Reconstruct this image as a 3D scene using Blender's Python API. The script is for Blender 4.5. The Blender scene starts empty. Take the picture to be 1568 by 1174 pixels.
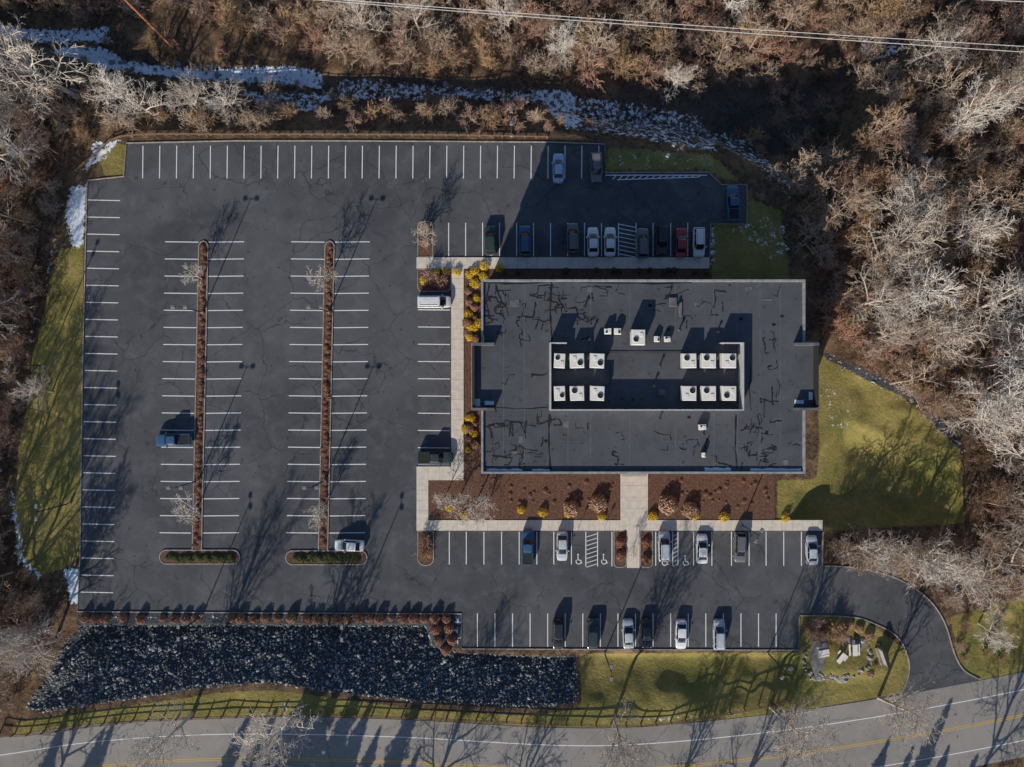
import bpy, math, random, bmesh
import numpy as np
from mathutils import Vector
random.seed(7); np.random.seed(7)
S=0.105; H=111.0; CX=784; CY=587
def P(px,py,z=0.0):
    k=S*(H-z)/H
    return ((px-CX)*k,(CY-py)*k)
scene=bpy.context.scene
SD=Vector((0.388,0.922)) ; EL=21.8
# ---------------- materials ----------------
def mix(nt,fac,a,b,bt='MIX'):
    m=nt.nodes.new('ShaderNodeMix'); m.data_type='RGBA'; m.blend_type=bt; m.clamp_factor=True
    for s,v in ((m.inputs[0],fac),(m.inputs[6],a),(m.inputs[7],b)):
        if isinstance(v,(int,float)): s.default_value=v
        elif isinstance(v,tuple): s.default_value=(*v[:3],1)
        else: nt.links.new(v,s)
    return m.outputs[2]
def noise(nt,vec,scale,detail=4,rough=.6,dist=0):
    n=nt.nodes.new('ShaderNodeTexNoise'); n.inputs['Scale'].default_value=scale
    n.inputs['Detail'].default_value=detail; n.inputs['Roughness'].default_value=rough
    n.inputs['Distortion'].default_value=dist
    nt.links.new(vec,n.inputs['Vector']); return n.outputs[0]
def maprange(nt,v,a,b,c=0,d=1):
    m=nt.nodes.new('ShaderNodeMapRange'); nt.links.new(v,m.inputs[0])
    for i,x in zip((1,2,3,4),(a,b,c,d)): m.inputs[i].default_value=x
    return m.outputs[0]
def math_(nt,op,a,b=None):
    m=nt.nodes.new('ShaderNodeMath'); m.operation=op
    for i,v in enumerate((a,b)):
        if v is None: continue
        if isinstance(v,(int,float)): m.inputs[i].default_value=v
        else: nt.links.new(v,m.inputs[i])
    return m.outputs[0]
def newmat(name):
    m=bpy.data.materials.new(name); m.use_nodes=True; nt=m.node_tree
    b=nt.nodes['Principled BSDF']; tc=nt.nodes.new('ShaderNodeTexCoord')
    return m,nt,b,tc.outputs['Object']
def setc(nt,b,c):
    if isinstance(c,tuple): b.inputs['Base Color'].default_value=(*c,1)
    else: nt.links.new(c,b.inputs['Base Color'])
def bump(nt,b,h,st,dist=.05):
    n=nt.nodes.new('ShaderNodeBump'); n.inputs['Strength'].default_value=st; n.inputs['Distance'].default_value=dist
    nt.links.new(h,n.inputs['Height']); nt.links.new(n.outputs[0],b.inputs['Normal'])
def nmat(name,c1,c2,scale=3,rough=.9,island=False,objr=None,bp=0,metal=0,coat=0,spec=.3,lo=.35,hi=.65,ilo=0.0):
    m,nt,b,v=newmat(name)
    n=noise(nt,v,scale,2); c=mix(nt,maprange(nt,n,lo,hi),c1,c2)
    if island:
        g=nt.nodes.new('ShaderNodeNewGeometry'); r=g.outputs['Random Per Island']
        c=mix(nt,maprange(nt,r,ilo,1,0.0,.75),c,c2 if island is True else island)
    if objr:
        o=nt.nodes.new('ShaderNodeObjectInfo'); c=mix(nt,o.outputs['Random'],c,objr)
    setc(nt,b,c); b.inputs['Roughness'].default_value=rough; b.inputs['Metallic'].default_value=metal
    b.inputs['Coat Weight'].default_value=coat; b.inputs['Specular IOR Level'].default_value=spec
    if bp: bump(nt,b,n,bp)
    return m
def barkmat(name,c1,c2):
    # plain diffuse bark, varied per plant
    m=bpy.data.materials.new(name); m.use_nodes=True; nt=m.node_tree; b=nt.nodes['Principled BSDF']
    o=nt.nodes.new('ShaderNodeObjectInfo'); c=mix(nt,o.outputs['Random'],c1,c2); nt.links.new(c,b.inputs['Base Color'])
    b.inputs['Roughness'].default_value=1; b.inputs['Specular IOR Level'].default_value=0.0
    return m
def asphalt_mat(name,c1,c2,crack=(.025,.025,.028),cracks=True,wear=(.13,.13,.138)):
    m,nt,b,v=newmat(name)
    big=noise(nt,v,.05,4,.55,.6); mid=noise(nt,v,.35,6,.65,.4); fine=noise(nt,v,9,3,.7)
    c=mix(nt,maprange(nt,big,.40,.60),c1,c2)
    c=mix(nt,maprange(nt,mid,.48,.75,0,.65),c,wear)
    c=mix(nt,maprange(nt,mid,.25,.42,.6,0),c,(c1[0]*.5,c1[1]*.5,c1[2]*.5))
    c=mix(nt,maprange(nt,fine,.3,.75,0,.35),c,wear)
    sp=nt.nodes.new('ShaderNodeTexNoise'); sp.inputs['Scale'].default_value=1.1; sp.inputs['Detail'].default_value=1
    nt.links.new(v,sp.inputs['Vector'])
    c=mix(nt,maprange(nt,sp.outputs[0],.68,.76,0,.55),c,(.025,.025,.028))
    if cracks:
        w=nt.nodes.new('ShaderNodeMix'); w.data_type='VECTOR'; w.inputs[0].default_value=.12
        ns=nt.nodes.new('ShaderNodeTexNoise'); ns.inputs['Scale'].default_value=.3; ns.inputs['Detail'].default_value=6
        nt.links.new(v,ns.inputs['Vector'])
        sc=nt.nodes.new('ShaderNodeVectorMath'); sc.operation='SCALE'; sc.inputs['Scale'].default_value=22
        nt.links.new(ns.outputs['Color'],sc.inputs[0])
        nt.links.new(v,w.inputs[4]); nt.links.new(sc.outputs[0],w.inputs[5])
        for s_,wd,msk,st in ((.13,.010,.42,.6),(.33,.016,.56,.45)):
            vo=nt.nodes.new('ShaderNodeTexVoronoi'); vo.feature='DISTANCE_TO_EDGE'; vo.inputs['Scale'].default_value=s_
            nt.links.new(w.outputs[1],vo.inputs['Vector'])
            k=maprange(nt,vo.outputs['Distance'],wd*.25,wd,st,0)
            mk=maprange(nt,noise(nt,v,.09 if s_<.2 else .16,2),msk,msk+.08)
            c=mix(nt,math_(nt,'MULTIPLY',k,mk),c,crack)
    setc(nt,b,c); b.inputs['Roughness'].default_value=.85; b.inputs['Specular IOR Level'].default_value=.25
    bump(nt,b,fine,.25,.02)
    return m
M={}
M['asph']=asphalt_mat('asphalt',(.056,.060,.070),(.095,.098,.110),wear=(.15,.153,.165))
M['road']=asphalt_mat('road_asphalt',(.24,.225,.21),(.30,.28,.265),wear=(.36,.335,.31),crack=(.09,.09,.09))
M['roof']=asphalt_mat('roof_membrane',(.068,.072,.085),(.083,.088,.102),cracks=False,wear=(.125,.13,.148))
def paintmat(name,col,under,thr=.62):
    m,nt,b,v=newmat(name)
    n=noise(nt,v,6,6,.75); n2=noise(nt,v,.5,3)
    c=mix(nt,maprange(nt,n2,.3,.7,0,.3),col,tuple(x*.75 for x in col))
    c=mix(nt,maprange(nt,n,thr,thr+.08,0,.8),c,under)
    setc(nt,b,c); b.inputs['Roughness'].default_value=.8; return m
M['white']=paintmat('white_line_paint',(.84,.85,.87),(.12,.12,.125))
M['yellow']=paintmat('yellow_line_paint',(.65,.42,.07),(.25,.23,.2),.6)
M['blue']=paintmat('blue_paint',(.05,.15,.5),(.06,.06,.1))
M['walk']=nmat('sidewalk_concrete',(.74,.67,.58),(.62,.56,.49),1.2,bp=.1)
M['kerb']=nmat('kerb_concrete',(.42,.38,.34),(.26,.235,.21),2)
M['joint']=nmat('joint_dark',(.34,.31,.27),(.4,.36,.32),3)
M['mulch']=nmat('mulch',(.085,.045,.03),(.19,.10,.07),4,bp=.6)
M['timber']=nmat('weathered_timber',(.14,.09,.06),(.28,.18,.12),6)
M['polew']=nmat('utility_pole_wood',(.45,.17,.08),(.30,.11,.06),4)
M['metal']=nmat('galvanised_metal',(.5,.5,.5),(.4,.4,.41),8,rough=.5,metal=.2)
M['wire']=nmat('aluminium_wire',(.75,.75,.75),(.65,.65,.65),8,rough=.5)
M['fixture']=nmat('lamp_head_metal',(.25,.25,.26),(.2,.2,.21),8,rough=.5,metal=.2)
M['dark']=nmat('dark_bronze_metal',(.035,.03,.028),(.05,.045,.04),8,rough=.5)
M['hvac']=nmat('hvac_white_metal',(.85,.82,.76),(.74,.71,.66),3,rough=.5)
M['screenm']=nmat('screen_wall_panel',(.55,.55,.55),(.45,.45,.46),2,rough=.6)
M['coping']=nmat('coping_metal',(.36,.37,.39),(.24,.25,.27),1.5,rough=.6)
M['brick']=nmat('brick_wall',(.26,.13,.09),(.2,.1,.07),8)
M['stuc']=nmat('spandrel_concrete',(.42,.39,.35),(.36,.33,.3),3)
M['glass']=nmat('window_glass',(.02,.025,.03),(.03,.035,.045),1,rough=.08,spec=.6)
M['tar']=nmat('roof_tar',(.008,.008,.009),(.022,.022,.026),1.2,rough=.7)
M['seam']=nmat('roof_seam',(.17,.175,.19),(.10,.105,.115),1)
M['snow']=nmat('snow',(.78,.84,.92),(.62,.7,.8),5,rough=.7,bp=.3)
M['tyre']=nmat('tyre_rubber',(.015,.015,.015),(.022,.022,.022),20)
M['rim']=nmat('wheel_rim',(.45,.45,.46),(.35,.35,.36),20,rough=.35,metal=.7)
M['cglass']=nmat('car_glass',(.012,.015,.02),(.02,.024,.03),1,rough=.06,spec=.6)
M['red']=nmat('tail_light_red',(.35,.02,.02),(.25,.01,.01),5,rough=.3)
M['lamp']=nmat('head_light_lens',(.7,.7,.72),(.6,.6,.62),5,rough=.15)
M['black']=nmat('black_plastic',(.02,.02,.02),(.03,.03,.03),8,rough=.6)
M['rock']=nmat('riprap_stone',(.08,.085,.09),(.17,.18,.185),.35,island=(.62,.64,.66),ilo=.45)
M['rockdark']=nmat('stream_stone',(.10,.10,.10),(.2,.2,.2),2.5,island=(.3,.3,.32))
M['rocklight']=nmat('light_stone',(.30,.28,.26),(.45,.42,.39),2.5,island=(.16,.15,.14))
M['paver']=nmat('patio_paving',(.26,.25,.24),(.18,.18,.18),3)
M['gold']=nmat('golden_shrub_leaves',(.80,.54,.04),(.6,.36,.04),2,island=(.85,.66,.07))
M['green']=nmat('evergreen_leaves',(.06,.085,.03),(.10,.13,.045),2,island=(.15,.16,.06))
M['russet']=nmat('russet_shrub_leaves',(.38,.165,.11),(.48,.25,.17),2,island=(.24,.10,.07),objr=(.36,.2,.13))
M['tanleaf']=nmat('dry_grass_leaves',(.62,.40,.26),(.5,.31,.21),2,island=(.38,.24,.16))
M['pine']=nmat('pine_needles',(.03,.05,.02),(.06,.08,.03),2,island=(.08,.1,.04))
M['barkgrey']=barkmat('pale_grey_bark',(.68,.62,.56),(.48,.41,.35))
M['barkbrown']=barkmat('brown_bark',(.35,.25,.185),(.48,.38,.30))
M['twigred']=barkmat('reddish_twigs',(.42,.24,.18),(.46,.33,.26))
M['twigtan']=barkmat('tan_brush_twigs',(.50,.34,.20),(.34,.23,.15))
def terrain_mat():
    m,nt,b,v=newmat('ground_cover')
    at=nt.nodes.new('ShaderNodeAttribute'); at.attribute_name='zone'
    sp=nt.nodes.new('ShaderNodeSeparateColor'); nt.links.new(at.outputs['Color'],sp.inputs[0])
    n1=noise(nt,v,.25,6,.7,.5); n2=noise(nt,v,1.4,6,.75); n3=noise(nt,v,6,3,.7); n4=noise(nt,v,.08,3)
    lit=mix(nt,maprange(nt,n2,.38,.62),(.055,.037,.028),(.18,.12,.08))
    lit=mix(nt,maprange(nt,n1,.48,.66,0,.65),lit,(.33,.215,.12))
    lit=mix(nt,maprange(nt,n3,.5,.7,0,.6),lit,(.035,.026,.02))
    gr=mix(nt,maprange(nt,n1,.35,.65),(.19,.175,.045),(.37,.29,.10))
    gr=mix(nt,maprange(nt,n2,.4,.65,0,.6),gr,(.15,.13,.045))
    gr=mix(nt,maprange(nt,n3,.45,.7,0,.5),gr,(.44,.36,.17))
    gr=mix(nt,maprange(nt,n4,.50,.62,0,.45),gr,(.12,.15,.04))
    rk_dark=mix(nt,maprange(nt,n3,.4,.6),(.03,.034,.040),(.10,.11,.125))
    def msk(ch,st,n,lo=.42,hi=.58):
        a=math_(nt,'ADD',sp.outputs[ch],math_(nt,'MULTIPLY',math_(nt,'SUBTRACT',n,.5),st))
        return maprange(nt,a,lo,hi)
    c=mix(nt,msk(0,.9,n2),lit,gr)
    c=mix(nt,msk(2,.6,n2),c,rk_dark)
    c=mix(nt,msk(1,2.0,n2,.44,.54),c,(.78,.87,.97))
    setc(nt,b,c); b.inputs['Roughness'].default_value=.95; b.inputs['Specular IOR Level'].default_value=.1
    bump(nt,b,n2,.8,.25)
    return m
M['ground']=terrain_mat()
# ---------------- mesh builder ----------------
class MB:
    def __init__(s): s.v=[];s.f=[];s.m=[];s.mats=[]
    def mi(s,k):
        if k not in s.mats: s.mats.append(k)
        return s.mats.index(k)
    def add(s,vs,fs,k):
        o=len(s.v); s.v+= [tuple(a) for a in vs]; i=s.mi(k)
        for f in fs: s.f.append(tuple(o+a for a in f)); s.m.append(i)
    def box(s,x0,x1,y0,y1,z0,z1,k,top=None,bev=0):
        x0,x1=min(x0,x1),max(x0,x1); y0,y1=min(y0,y1),max(y0,y1)
        b=bev
        vs=[(x0,y0,z0),(x1,y0,z0),(x1,y1,z0),(x0,y1,z0),(x0,y0,z1-b),(x1,y0,z1-b),(x1,y1,z1-b),(x0,y1,z1-b)]
        s.add(vs,[(3,2,1,0)],k)
        s.add(vs,[(0,1,5,4),(1,2,6,5),(2,3,7,6),(3,0,4,7)],k)
        if b:
            t=[(x0+b,y0+b,z1),(x1-b,y0+b,z1),(x1-b,y1-b,z1),(x0+b,y1-b,z1)]
            s.add(vs[4:]+t,[(0,1,5,4),(1,2,6,5),(2,3,7,6),(3,0,4,7)],k); s.add(t,[(0,1,2,3)],top or k)
        else: s.add(vs[4:],[(0,1,2,3)],top or k)
    def prism(s,poly,z0,z1,kt,ks=None):
        a=sum(poly[i][0]*poly[(i+1)%len(poly)][1]-poly[(i+1)%len(poly)][0]*poly[i][1] for i in range(len(poly)))
        if a<0: poly=poly[::-1]
        n=len(poly); s.add([(x,y,z1) for x,y in poly],[tuple(range(n))],kt)
        if z0 is not None:
            s.add([(x,y,z0) for x,y in poly]+[(x,y,z1) for x,y in poly],[(i,(i+1)%n,n+(i+1)%n,n+i) for i in range(n)],ks or kt)
    def ribbon(s,pts,w,z,k,z0=None,closed=False):
        n=len(pts); L=[];R=[]
        for i in range(n):
            if closed: a=pts[i-1];b=pts[(i+1)%n]
            else: a=pts[max(0,i-1)];b=pts[min(n-1,i+1)]
            dx,dy=b[0]-a[0],b[1]-a[1]; d=math.hypot(dx,dy) or 1
            ww=w[i] if isinstance(w,list) else w
            nx,ny=-dy/d*ww/2,dx/d*ww/2
            L.append((pts[i][0]+nx,pts[i][1]+ny));R.append((pts[i][0]-nx,pts[i][1]-ny))
        rng=range(n if closed else n-1)
        s.add([(x,y,z) for x,y in L+R],[(n+i,n+(i+1)%n,(i+1)%n,i) for i in rng],k)
        if z0 is not None:
            s.add([(x,y,z) for x,y in L]+[(x,y,z0) for x,y in L],[(i,(i+1)%n,n+(i+1)%n,n+i) for i in rng],k)
            s.add([(x,y,z) for x,y in R]+[(x,y,z0) for x,y in R],[(n+i,n+(i+1)%n,(i+1)%n,i) for i in rng],k)
    def tube(s,p0,p1,r0,r1,n,k,cap=False):
        p0=Vector(p0);p1=Vector(p1);d=(p1-p0)
        if d.length<1e-6:return
        d.normalize(); u=d.orthogonal().normalized(); w=d.cross(u)
        vs=[p0+(u*math.cos(2*math.pi*i/n)+w*math.sin(2*math.pi*i/n))*r0 for i in range(n)]
        vs+=[p1+(u*math.cos(2*math.pi*i/n)+w*math.sin(2*math.pi*i/n))*r1 for i in range(n)]
        fs=[(i,(i+1)%n,n+(i+1)%n,n+i) for i in range(n)]
        if cap: fs+=[tuple(range(n,2*n)),tuple(range(n-1,-1,-1))]
        s.add(vs,fs,k)
    def mesh(s,name,smooth=False):
        me=bpy.data.meshes.new(name); me.from_pydata(s.v,[],s.f)
        for k in s.mats: me.materials.append(M[k] if isinstance(k,str) else k)
        me.polygons.foreach_set('material_index',s.m)
        if smooth: me.polygons.foreach_set('use_smooth',[True]*len(s.f))
        me.update(); return me
    def obj(s,name,parent=None,smooth=False,loc=None,rot=0):
        return place(s.mesh(name,smooth),name,parent,loc,rot)
COL=scene.collection
def place(me,name,parent=None,loc=None,rot=0,sc=None,euler=None):
    o=bpy.data.objects.new(name,me); COL.objects.link(o)
    if loc is not None: o.location=loc
    o.rotation_euler=euler or (0,0,rot)
    if sc is not None: o.scale=sc if hasattr(sc,'__len__') else (sc,sc,sc)
    if parent: o.parent=parent
    return o
def empty(name,loc=(0,0,0)):
    o=bpy.data.objects.new(name,None); COL.objects.link(o); o.location=loc; return o
def smooth_poly(pts,n=6,closed=False):
    out=[];N=len(pts)
    for i in range(N if closed else N-1):
        g=lambda j: pts[j%N] if closed else pts[min(max(j,0),N-1)]
        p0,p1,p2,p3=g(i-1),g(i),g(i+1),g(i+2)
        for t in range(n):
            t/=n
            out.append(tuple(.5*((2*p1[c])+(-p0[c]+p2[c])*t+(2*p0[c]-5*p1[c]+4*p2[c]-p3[c])*t*t+(-p0[c]+3*p1[c]-3*p2[c]+p3[c])*t**3) for c in (0,1)))
    if not closed: out.append(pts[-1])
    return out
def PP(l): return [P(*a) for a in l]
# ---------------- regions (plan coordinates, 1 unit = 0.105 m) ----------------
drive=smooth_poly([(1259,866),(1300,868),(1345,876),(1390,894),(1425,921),(1447,955),(1461,1000),(1476,1026),(1500,1040)],5)
isl_edge=smooth_poly([(1376,1066),(1389,1040),(1391,1010),(1374,975),(1335,953),(1300,944),(1225,942)],5)
LOT=[(196,219),(360,217),(520,217),(840,219),(925,222),(925,265),(1084,265),(1104,284),(1142,284),(1142,342),(1086,342),(1086,394),(690,394),(690,712),(640,712),(640,812),(1259,812)]+drive+[(1500,1085),(1370,1090)]+isl_edge+[(1222,950),(1222,993),(708,991),(706,938),(400,936),(120,934),(124,850),(128,560),(135,278),(190,272)]
BASIN=[(122,957),(400,957),(652,958),(665,990),(705,999),(886,1008),(886,1078),(800,1084),(640,1074),(500,1060),(420,1046),(340,1050),(230,1066),(60,1092),(40,1082),(70,1035),(98,985)]
SRIM=[(886,1050),(886,1078),(800,1084),(640,1074),(500,1060),(420,1046),(340,1050),(230,1066),(60,1092),(40,1082),(70,1035)]
roadtop=smooth_poly([(-1500,1240),(-400,1185),(-100,1143),(0,1131),(150,1110),(350,1099),(600,1103),(850,1116),(1000,1113),(1200,1093),(1390,1064),(1568,1030),(1760,985),(2200,850),(3000,560)],6)
def inpoly(poly,X,Y):
    ins=np.zeros(X.shape,bool); n=len(poly)
    for i in range(n):
        x1,y1=poly[i];x2,y2=poly[(i+1)%n]
        c=((y1>Y)!=(y2>Y))
        xi=(x2-x1)*(Y-y1)/((y2-y1) if y2!=y1 else 1e-9)+x1
        ins^=(c&(X<xi))
    return ins
def dline(pts,X,Y,closed=False):
    D=np.full(X.shape,1e9); n=len(pts)
    for i in range(n if closed else n-1):
        x1,y1=pts[i];x2,y2=pts[(i+1)%n]; dx,dy=x2-x1,y2-y1; l=dx*dx+dy*dy or 1e-9
        t=np.clip(((X-x1)*dx+(Y-y1)*dy)/l,0,1)
        D=np.minimum(D,np.hypot(X-x1-t*dx,Y-y1-t*dy))
    return D
def sd(poly,X,Y):
    d=dline(poly,X,Y,True); return np.where(inpoly(poly,X,Y),-d,d)
def ss(a,b,x):
    t=np.clip((x-a)/(b-a),0,1); return t*t*(3-2*t)
STREAM=[(-400,20),(-100,60),(150,78),(330,98),(480,112),(700,122),(850,138),(1000,165),(1100,180),(1210,150),(1330,80),(1500,-60)]
def vnoise(X,Y,s,seed):
    rs=np.random.RandomState(seed); T=rs.rand(64,64)
    x=X/s;y=Y/s;xi=np.floor(x).astype(int);yi=np.floor(y).astype(int);fx=x-xi;fy=y-yi
    fx=fx*fx*(3-2*fx);fy=fy*fy*(3-2*fy)
    g=lambda a,b:T[a%64,b%64]
    return (g(xi,yi)*(1-fx)+g(xi+1,yi)*fx)*(1-fy)+(g(xi,yi+1)*(1-fx)+g(xi+1,yi+1)*fx)*fy
RTX=[p[0] for p in roadtop];RTY=[p[1] for p in roadtop]
def height_px(X,Y):
    X=np.asarray(X,float);Y=np.asarray(Y,float)
    dl=sd(LOT,X,Y)
    db=sd(BASIN,X,Y)
    yb=np.interp(X,[-400,-50,110,190,850,930,1090,1200,1290,1340,1450,1600],[40,50,120,201,202,224,250,285,300,190,80,-40])
    dep=4.4+3.6*ss(820,1120,X)*(1-ss(1290,1420,X)); dep=dep*(1-.75*ss(1300,1500,X))
    f=ss(-2,62+30*ss(850,1100,X),yb-Y)
    z=-dep*f
    z-=.7*(1-ss(4,28,dline(STREAM,X,Y)))*f
    d2=dline([(900,1014),(1205,1014)],X,Y); z-=1.7*(1-ss(5,78,d2))
    d3=sd([(1215,745),(1290,640),(1450,690),(1478,790),(1440,812),(1200,812)],X,Y); z-=2.2*ss(-5,45,-d3)  # east lawn sunk, a hollow added so that its steep bank shades itself
    nz=(vnoise(X,Y,60,1)-.5)*1.3+(vnoise(X,Y,18,2)-.5)*.5
    zr=Y-np.interp(X,RTX,RTY)
    away=ss(5,70,dl)*ss(5,60,-zr)*ss(0,60,db+5)
    bx=sd([(638,393),(1270,393),(1270,812),(638,812)],X,Y); away*=ss(0,60,bx)
    z+=nz*away
    z*=ss(0,22,np.maximum(dl,0))
    z=np.where(-zr<25, z*ss(0,25,-zr),z)
    dr=dline(SRIM,X,Y)
    bz=-np.minimum(dr*S*.365,4.1)+(vnoise(X,Y,9,5)-.5)*.4
    z+=bz*ss(0,9,-db)
    return z
inner_x=np.arange(-105,105.01,.42); inner_y=np.arange(-80,80.01,.42)
def ext(a):
    l=[];s=2;x=a[-1]
    while x<1600: x+=s; s*=1.5; l.append(x)
    l2=[];s=2;x=a[0]
    while x>-1600: x-=s; s*=1.5; l2.append(x)
    return np.array(l2[::-1]+list(a)+l)
gx=ext(inner_x);gy=ext(inner_y)
GX,GY=np.meshgrid(gx,gy); PX=GX/S+CX; PY=CY-GY/S
Z=height_px(PX,PY)-.004
nx_,ny_=len(gx),len(gy)
verts=np.stack([GX.ravel(),GY.ravel(),Z.ravel()],1)
idx=np.arange(nx_*ny_).reshape(ny_,nx_)
faces=np.stack([idx[:-1,:-1].ravel(),idx[:-1,1:].ravel(),idx[1:,1:].ravel(),idx[1:,:-1].ravel()],1)
me=bpy.data.meshes.new('ground'); me.vertices.add(len(verts)); me.vertices.foreach_set('co',verts.ravel())
me.loops.add(faces.size); me.loops.foreach_set('vertex_index',faces.ravel().astype(np.int32))
me.polygons.add(len(faces)); me.polygons.foreach_set('loop_start',np.arange(0,faces.size,4,dtype=np.int32))
me.update(calc_edges=True); me.polygons.foreach_set('use_smooth',np.ones(len(faces),bool))
GRASS=[
 [(130,285),(128,400),(126,600),(122,850),(100,870),(60,880),(22,850),(22,780),(30,680),(50,560),(75,430),(92,380),(110,380)],
 [(20,1108),(60,1100),(230,1076),(340,1060),(420,1056),(640,1086),(800,1096),(890,1086),(890,1005),(1225,1000),(1225,940),(1310,940),(1395,1000),(1390,1060),(1200,1092),(1000,1115),(850,1118),(600,1104),(350,1100),(150,1110),(20,1130)],
 [(1190,735),(1256,735),(1250,540),(1380,605),(1470,680),(1480,800),(1300,812),(1190,812)],
 [(1086,344),(1150,300),(1200,320),(1215,440),(1086,440)],
 [(925,222),(1090,230),(1150,290),(1080,264),(925,264)],
 [(1455,945),(1620,900),(1700,960),(1568,1030),(1500,1045),(1470,1020)],
 [(200,225),(170,215),(150,240),(160,268),(195,270)]]
g=np.zeros(PX.shape)
for i_,p in enumerate(GRASS): g=np.maximum(g,(.62 if i_ in (3,4) else 1)*ss(-8,8,-sd(p,PX,PY)))
far=ss(1150,1400,PY); g=np.maximum(g,far*.6)
sn=np.zeros(PX.shape)
for p,st in [([(105,285),(135,280),(130,375),(112,385),(98,330)],.8),([(140,215),(190,210),(160,245),(120,270)],.62),
  ([(60,50),(130,45),(170,70),(240,78),(360,80),(430,75),(485,90),(488,120),(400,110),(300,105),(180,95),(60,70)],.66),
  ([(-100,20),(140,15),(150,45),(-100,60)],.58),
  ([(330,115),(480,118),(540,95),(700,112),(880,116),(870,150),(700,135),(500,140),(460,165),(380,150)],.46),
  ([(500,100),(640,108),(640,116),(500,110)],.6),([(790,112),(885,120),(900,190),(870,200),(820,135)],.56),([(1060,205),(1105,212),(1110,228),(1070,222)],.7),
  ([(840,120),(1090,140),(1130,180),(1140,215),(1060,225),(960,205),(870,200),(850,160)],.43),
  ([(930,225),(1090,232),(1140,280),(1085,262),(930,262)],.26),
  ([(1080,160),(1180,170),(1230,330),(1120,215)],.38),
  ([(1100,345),(1200,320),(1220,400),(1180,400)],.33),([(1085,345),(1095,345),(1095,405),(1086,405)],.7),
  ([(1475,330),(1535,325),(1540,355),(1480,360)],.7),([(1400,230),(1460,240),(1440,262),(1400,250)],.55),([(1510,225),(1568,240),(1568,262)],.5),
  ([(1340,20),(1400,40),(1400,80),(1350,70)],.45),
  ([(95,870),(125,865),(128,930),(105,925)],.72),([(15,740),(24,740),(40,850),(70,880),(60,890),(20,860)],.55),
  ([(50,480),(60,480),(30,640),(22,700),(18,690)],.55),([(85,360),(95,350),(70,430),(60,440)],.55),
  ([(1250,560),(1320,610),(1310,660),(1256,660)],.28),([(120,935),(706,941),(706,990),(690,990),(690,955),(120,952)],.32),([(694,944),(706,944),(706,990),(696,990)],.6),
  ([(960,1098),(1130,1088),(1150,1095),(1000,1108)],.46)]:
    sn=np.maximum(sn,st*ss(-7,10,-sd(p,PX,PY)))
rk_dark=ss(-2,6,-sd(BASIN,PX,PY)); sn=np.where(rk_dark>.5,.20+.16*ss(60,20,dline(SRIM,PX,PY)) if False else .22,sn)
rk_dark=np.maximum(rk_dark,.75*ss(-4,2,-sd([(120,934),(706,938),(708,992),(655,992),(650,957),(120,957)],PX,PY)))
rk_dark=np.maximum(rk_dark,.6*ss(-3,5,-sd([(1255,528),(1280,545),(1390,590),(1480,680),(1470,690),(1380,612),(1262,552)],PX,PY)))
rk_dark=np.maximum(rk_dark,.45*(1-ss(15,50,dline(STREAM,PX,PY))))
rk_dark=np.maximum(rk_dark,.5*ss(-10,60,-sd([(880,60),(1340,50),(1330,190),(1200,290),(930,215)],PX,PY)))  # north-east hollow: its shade put into the ground colour as dark rock tone
ca=me.color_attributes.new('zone','FLOAT_COLOR','POINT')
ca.data.foreach_set('color',np.stack([g,sn,rk_dark,np.ones_like(g)],-1).ravel().astype(np.float32))
me.materials.append(M['ground']); ground=place(me,'ground')
def hz(px,py): return float(height_px(np.array([px]),np.array([py]))[0])
# ---------------- pavements ----------------
b=MB(); b.prism(PP(LOT),None,.02,'asph'); b.obj('parking_lot_pavement')
b=MB(); rp=PP(roadtop); n=len(rp)
def off(pts,d):
    out=[]
    for i in range(len(pts)):
        a=pts[max(0,i-1)];c=pts[min(len(pts)-1,i+1)];dx,dy=c[0]-a[0],c[1]-a[1];l=math.hypot(dx,dy)
        out.append((pts[i][0]+dy/l*d,pts[i][1]-dx/l*d))
    return out
ctr=off(rp,6.5); b.ribbon(ctr,13.4,.03,'road'); b.obj('road')
b=MB()
b.ribbon(off(rp,2.6),.13,.036,'white'); b.ribbon(off(rp,10.6),.13,.036,'white')
b.ribbon(off(rp,6.45),.12,.036,'yellow'); b.ribbon(off(rp,6.75),.12,.036,'yellow'); b.obj('road_markings')
b=MB()
def kerbline(l,w=.16,h=.14,closed=False): b.ribbon(PP(l),w,h,'kerb',z0=-.02,closed=closed)
kerbline([(135,276),(190,270),(194,219),(360,215.5),(520,215.5),(840,217.5),(926,220.5),(926.5,264),(1084.5,263.5),(1105,283),(1143.5,283),(1143.5,343),(1088,343),(1087,394)])
kerbline([(134,278),(127,560),(123,850),(119,936),(400,938),(707,939.5),(707,993),(1223,995),(1223.5,943)])
kerbline([(1223.5,942)]+isl_edge[::-1]); kerbline([(1260,813)]+drive)
b.obj('parking_lot_kerb')
b=MB(); LW=1.3
def ln(x0,y0,x1,y1,w=LW,z=.027): b.ribbon(PP([(x0,y0),(x1,y1)]),w*S,z,'white')
x=219.0
while x<925: ln(x,223,x-.5,273); x+=25.85
y=306.
while y<912: 
    o=-(y-306)*.0175; ln(134.5+o,y,184+o,y+1); y+=26.1
for cx0,cx1,lx,rx in ((312,300,253,374),(505,495,446,566)):
    y=370.
    for i in range(18):
        t=(y-370)/470; c=cx0+(cx1-cx0)*t; o=(cx1-cx0)*t*.75
        ln(lx+o,y,c-8,y+.6); ln(c+8,y+.6,rx+o,y); y+=26.2
for i in range(10): ln(640,474+26.4*i,689,474.5+26.4*i)
for x in (687,713,739,765,791,817,843,869,895,921,947,974,1000,1027,1053): ln(x,341,x,392)
for x in (688,714,741,768,795,822,848,875): ln(x,814,x,864)
for x in (897,915,937): ln(x,814,x,867)
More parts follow.
